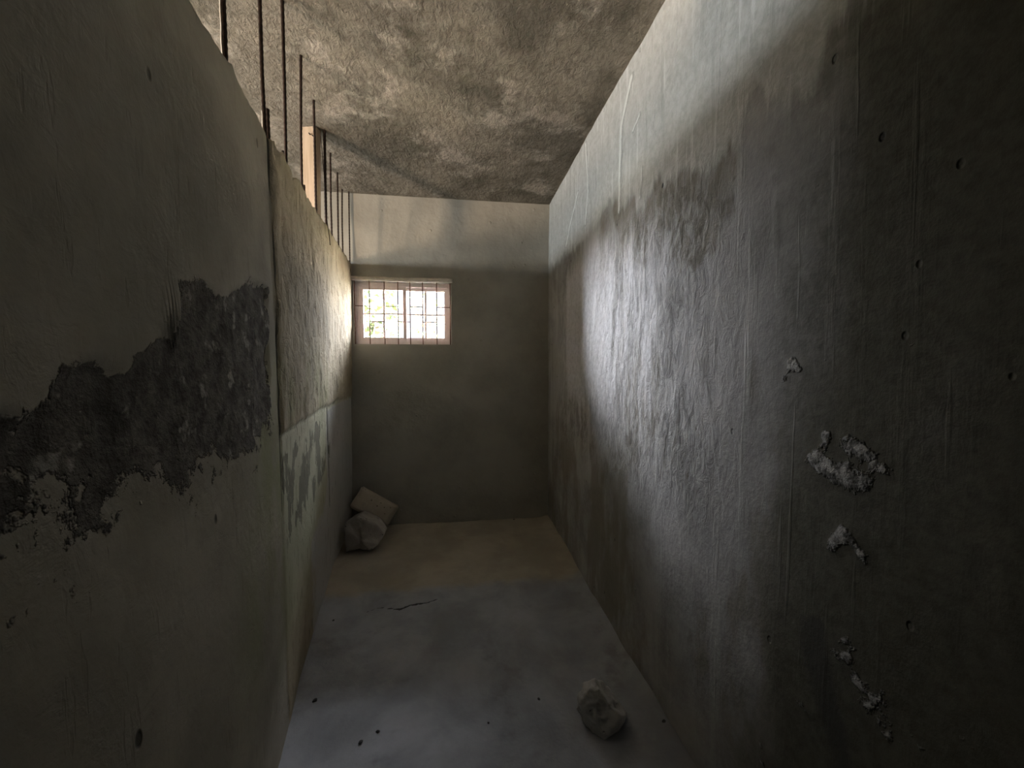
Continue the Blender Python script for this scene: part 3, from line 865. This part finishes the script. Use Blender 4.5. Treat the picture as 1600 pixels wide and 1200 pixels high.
def place_chunk():
    """broken piece of block: irregular outline with its own depth"""
    Yf = 3.08
    out = [(537, 825), (541, 815), (558, 806), (571, 811), (586, 819), (600, 836), (592, 848), (581, 858), (560, 860), (539, 864)]
    P = [Vector(atY(x, y, Yf)) for x, y in out]
    o0 = sum(P, Vector())/len(P); o0.z = 0; o0.y = Yf+.09
    bm = bmesh.new()
    front = [bm.verts.new((p.x-o0.x, -.085+.03*math.sin(i*1.7), max(p.z, .0))) for i, p in enumerate(P)]
    back = [bm.verts.new((v.co.x*.9+.012, .09+.012*math.sin(i*2.3), max(0, v.co.z*.93))) for i, v in enumerate(front)]
    n = len(front)
    cf = bm.verts.new((-.01, -.115, .13)); cb = bm.verts.new((0, .10, .12))
    for i in range(n):
        k = (i+1) % n
        bm.faces.new((front[i], front[k], back[k], back[i]))
        bm.faces.new((front[k], front[i], cf)); bm.faces.new((back[i], back[k], cb))
    bmesh.ops.subdivide_edges(bm, edges=bm.edges[:], cuts=3, use_grid_fill=True)
    bmesh.ops.triangulate(bm, faces=bm.faces[:])
    bmesh.ops.subdivide_edges(bm, edges=bm.edges[:], cuts=1)
    co = np.array([v.co[:] for v in bm.verts]); nn = fbm(co, 16, 3, 140)*.007+fbm(co, 45, 2, 141)*.003
    for v, k in zip(bm.verts, nn):
        v.co += Vector((v.co.x, v.co.y, v.co.z-.12)).normalized()*k
        d = abs(v.co.x+.015+.1*(v.co.z-.15))                       # a slot in its face
        if v.co.y < 0 and d < .014 and .11 < v.co.z < .21: v.co.y += .03*(1-d/.014)
        v.co.z = max(v.co.z, 0)
    o = from_bm('broken_block', bm, M['chunk'], None, True)
    o.location = (o0.x, o0.y, floor_z(o0.x, o0.y)-.004)
    tag(o, 'grey broken block chunk on the floor in front of the tilted block', 'broken block')
place_chunk()

# crumbs on the floor
CR = [((590, 1143), .012, 'round dark crumb on the grey floor left of middle, upper of a close pair'),
      ((563, 1160), .014, 'flat dark crumb on the grey floor left of middle, lower of a close pair'),
      ((763, 1131), .008, 'small round black crumb on bare floor left of the lump'),
      ((492, 1094), .016, 'slanting dark flake on the floor close to the partition foot'),
      ((842, 1092), .010, 'small dark crumb on the floor up left of the concrete lump'),
      ((1037, 1133), .012, 'dark chip at the foot of the right wall beside the lump'),
      ((521, 970), .010, 'tiny dark chip on the floor by the partition foot left of the floor crack'),
      ((803, 813), .012, 'tiny dark crumb on the brown floor at the foot of the back wall')]
for k, ((px, py), r, lab) in enumerate(CR):
    q = atZ(px, py, 0)
    bm = lump('crumb', (r*.75, r*.6, r*.4), 200+k, M['crumb'], 2, .25, 4)
    o = from_bm('crumb', bm, M['crumb'], None, True)
    o.location = (q[0], q[1], floor_z(q[0], q[1])-.001); o.rotation_euler = (0, 0, k*1.3)
    tag(o, lab, 'crumb', 'crumbs scattered on the floor')

# ------------------------------------------------------------------ outside
struct(box('ground', (-14, D+.16, -.6), (14, 24, -.3), M['ground']))
struct(box('roof_eave', (XO-.3, D+.16, CZ-.02), (XR+.6, D+.40, CZ+.2), M['outside']))
def make_tree(base, centre, rad, n, seed, label, leaf=.13, shell=.5):
    """trunk, boughs and a leafy crown filling an ellipsoid"""
    rnd = random.Random(seed); base = Vector(base); centre = Vector(centre)-base
    t = empty('tree', base); tag(t, label, 'tree')
    bm = bmesh.new()
    def limb(a, b, r0, r1):
        d = b-a; q = d.to_track_quat('Z', 'Y').to_matrix().to_4x4(); q.translation = (a+b)/2
        bmesh.ops.create_cone(bm, cap_ends=True, segments=8, radius1=r0, radius2=r1, depth=d.length, matrix=q)
    v0 = Vector((0, 0, 0)); top = centre+Vector((0, 0, rad[2]*.5))
    knee = v0.lerp(top, .5)+Vector((rnd.uniform(-.06, .06), rnd.uniform(-.06, .06), 0))
    limb(v0, knee, .10, .07); limb(knee, top, .07, .03)
    for k in range(16):
        a = knee.lerp(top, rnd.uniform(0, .9))
        u = Vector((rnd.gauss(0, 1), rnd.gauss(0, 1), rnd.gauss(.2, .8))).normalized()
        b = centre+Vector((u.x*rad[0], u.y*rad[1], u.z*rad[2]))*.85
        limb(a, b, .026, .007)
    from_bm('trunk', bm, M['bark'], t, True)
    V, Fq = [], []
    for k in range(n):
        u = Vector((rnd.gauss(0, 1), rnd.gauss(0, 1), rnd.gauss(0, 1))).normalized()*(rnd.random()**shell)*rnd.uniform(.85, 1.1)
        c = centre+Vector((u.x*rad[0], u.y*rad[1], u.z*rad[2]))
        Rm = Euler((rnd.uniform(-1.0, 1.0), rnd.uniform(-1, 1), rnd.uniform(0, 6.28))).to_matrix()
        l = leaf*rnd.uniform(.6, 1.2); w = l*.32
        i = len(V)
        for q in ((-l/2, 0, 0), (-l*.1, w, .012), (l/2, 0, -.02), (-l*.1, -w, .012)):
            V.append(c+Rm@Vector(q))
        Fq.append((i, i+1, i+2, i+3))
    from_arrays('foliage', [v[:] for v in V], Fq, M['leaf'], None, False, t)
make_tree((-1.75, 7.3, -.3), (-1.55, 7.3, 2.1), (.62, .6, .95), 420, 301, 'leafy tree outside the left pane of the barred window', .13)
make_tree((-.75, 10.2, -.3), (-.7, 10.2, 2.7), (.7, .8, 1.0), 110, 303, 'sparse tree farther off outside the right pane of the barred window', .13, .4)

# ------------------------------------------------------------------ light
w = bpy.data.worlds.new('World'); sc.world = w; w.use_nodes = True
nt = w.node_tree; nt.nodes.clear()
bg = nt.nodes.new('ShaderNodeBackground'); wo = nt.nodes.new('ShaderNodeOutputWorld')
tcw = nt.nodes.new('ShaderNodeTexCoord')
def wn(op, a, b):
    n = nt.nodes.new('ShaderNodeMath'); n.operation = op
    for k, v in enumerate((a, b)):
        if isinstance(v, bpy.types.NodeSocket): nt.links.new(v, n.inputs[k])
        else: n.inputs[k].default_value = v
    return n.outputs[0]
def wramp(v, a, b, hi):
    n = nt.nodes.new('ShaderNodeMapRange'); n.interpolation_type = 'SMOOTHSTEP'
    nt.links.new(v, n.inputs['Value'])
    n.inputs['From Min'].default_value = a; n.inputs['From Max'].default_value = b
    n.inputs['To Min'].default_value = 0; n.inputs['To Max'].default_value = hi
    return n.outputs[0]
def toward(d):
    n = nt.nodes.new('ShaderNodeVectorMath'); n.operation = 'DOT_PRODUCT'
    nt.links.new(tcw.outputs['Generated'], n.inputs[0]); n.inputs[1].default_value = Vector(d).normalized()
    return n.outputs['Value']
# cloudy sky: pale at the horizon, bright overhead, a bright lobe added at left to light the room, a weaker one at right
SKY_BASE, SKY_UP, SKY_LEFT, SKY_RIGHT = 1.35, 245.0, 290.0, 95.0
v = wn('ADD', wramp(toward((0, 0, 1)), .57, .92, SKY_UP), SKY_BASE)
v = wn('ADD', v, wramp(toward((-.86, .52, .15)), .82, .975, SKY_LEFT))
v = wn('ADD', v, wramp(toward((.80, .55, .25)), .66, .95, SKY_RIGHT))
nt.links.new(v, bg.inputs[1])
bg.inputs[0].default_value = (.93, .95, 1.0, 1)
nt.links.new(bg.outputs[0], wo.inputs[0])
def area(name, loc, target, sx, sy, power, col, spread=180, portal=False):
    l = bpy.data.lights.new(name, 'AREA'); l.shape = 'RECTANGLE'; l.size = sx; l.size_y = sy
    l.energy = power; l.color = col; l.spread = math.radians(spread)
    if portal: l.cycles.is_portal = True
    o = bpy.data.objects.new(name, l); COL.objects.link(o)
    o.location = loc
    o.rotation_euler = (Vector(target)-Vector(loc)).to_track_quat('-Z', 'Y').to_euler()
    return o
area('window_portal', ((WX0+WX1)/2, D+.17, (WZ0+WZ1)/2), ((WX0+WX1)/2, 0, (WZ0+WZ1)/2), WX1-WX0, WZ1-WZ0, 1, (1, 1, 1), portal=True)
# daylight entering the neighbouring room: sunlit yard through the small opening, sky through the long vent
a, b, c, d = OPEN[0]
area('yard_daylight', (XO-.10, (a+b)/2, (c+d)/2), (XO+2, (a+b)/2+1.6, (c+d)/2+.6), b-a, d-c, 128, (1.0, .79, .60))
a, b, c, d = OPEN[1]
area('vent_daylight', (XO-.08, (a+b)/2, (c+d)/2), (XO+2, (a+b)/2, (c+d)/2), b-a, d-c, 74, (.90, .97, 1.0))

# ------------------------------------------------------------------ camera and view
cam = bpy.data.cameras.new('camera'); co = bpy.data.objects.new('camera', cam); COL.objects.link(co)
cam.sensor_fit = 'HORIZONTAL'; cam.sensor_width = 36.0; cam.lens = FPX/1600*36.0
cam.clip_start = .02
co.location = (0, 0, H); co.rotation_euler = (math.pi/2-PIT, 0, -YAW)
sc.camera = co
vs = sc.view_settings
vs.view_transform = 'Standard'; vs.look = 'None'; vs.gamma = 1.0; vs.use_curve_mapping = False
vs.exposure = 0.30
sc.cycles.use_denoising = True
sc.cycles.denoiser = 'OPENIMAGEDENOISE'
sc.cycles.max_bounces = 10; sc.cycles.diffuse_bounces = 8; sc.cycles.transparent_max_bounces = 12
sc.cycles.sample_clamp_indirect = 20
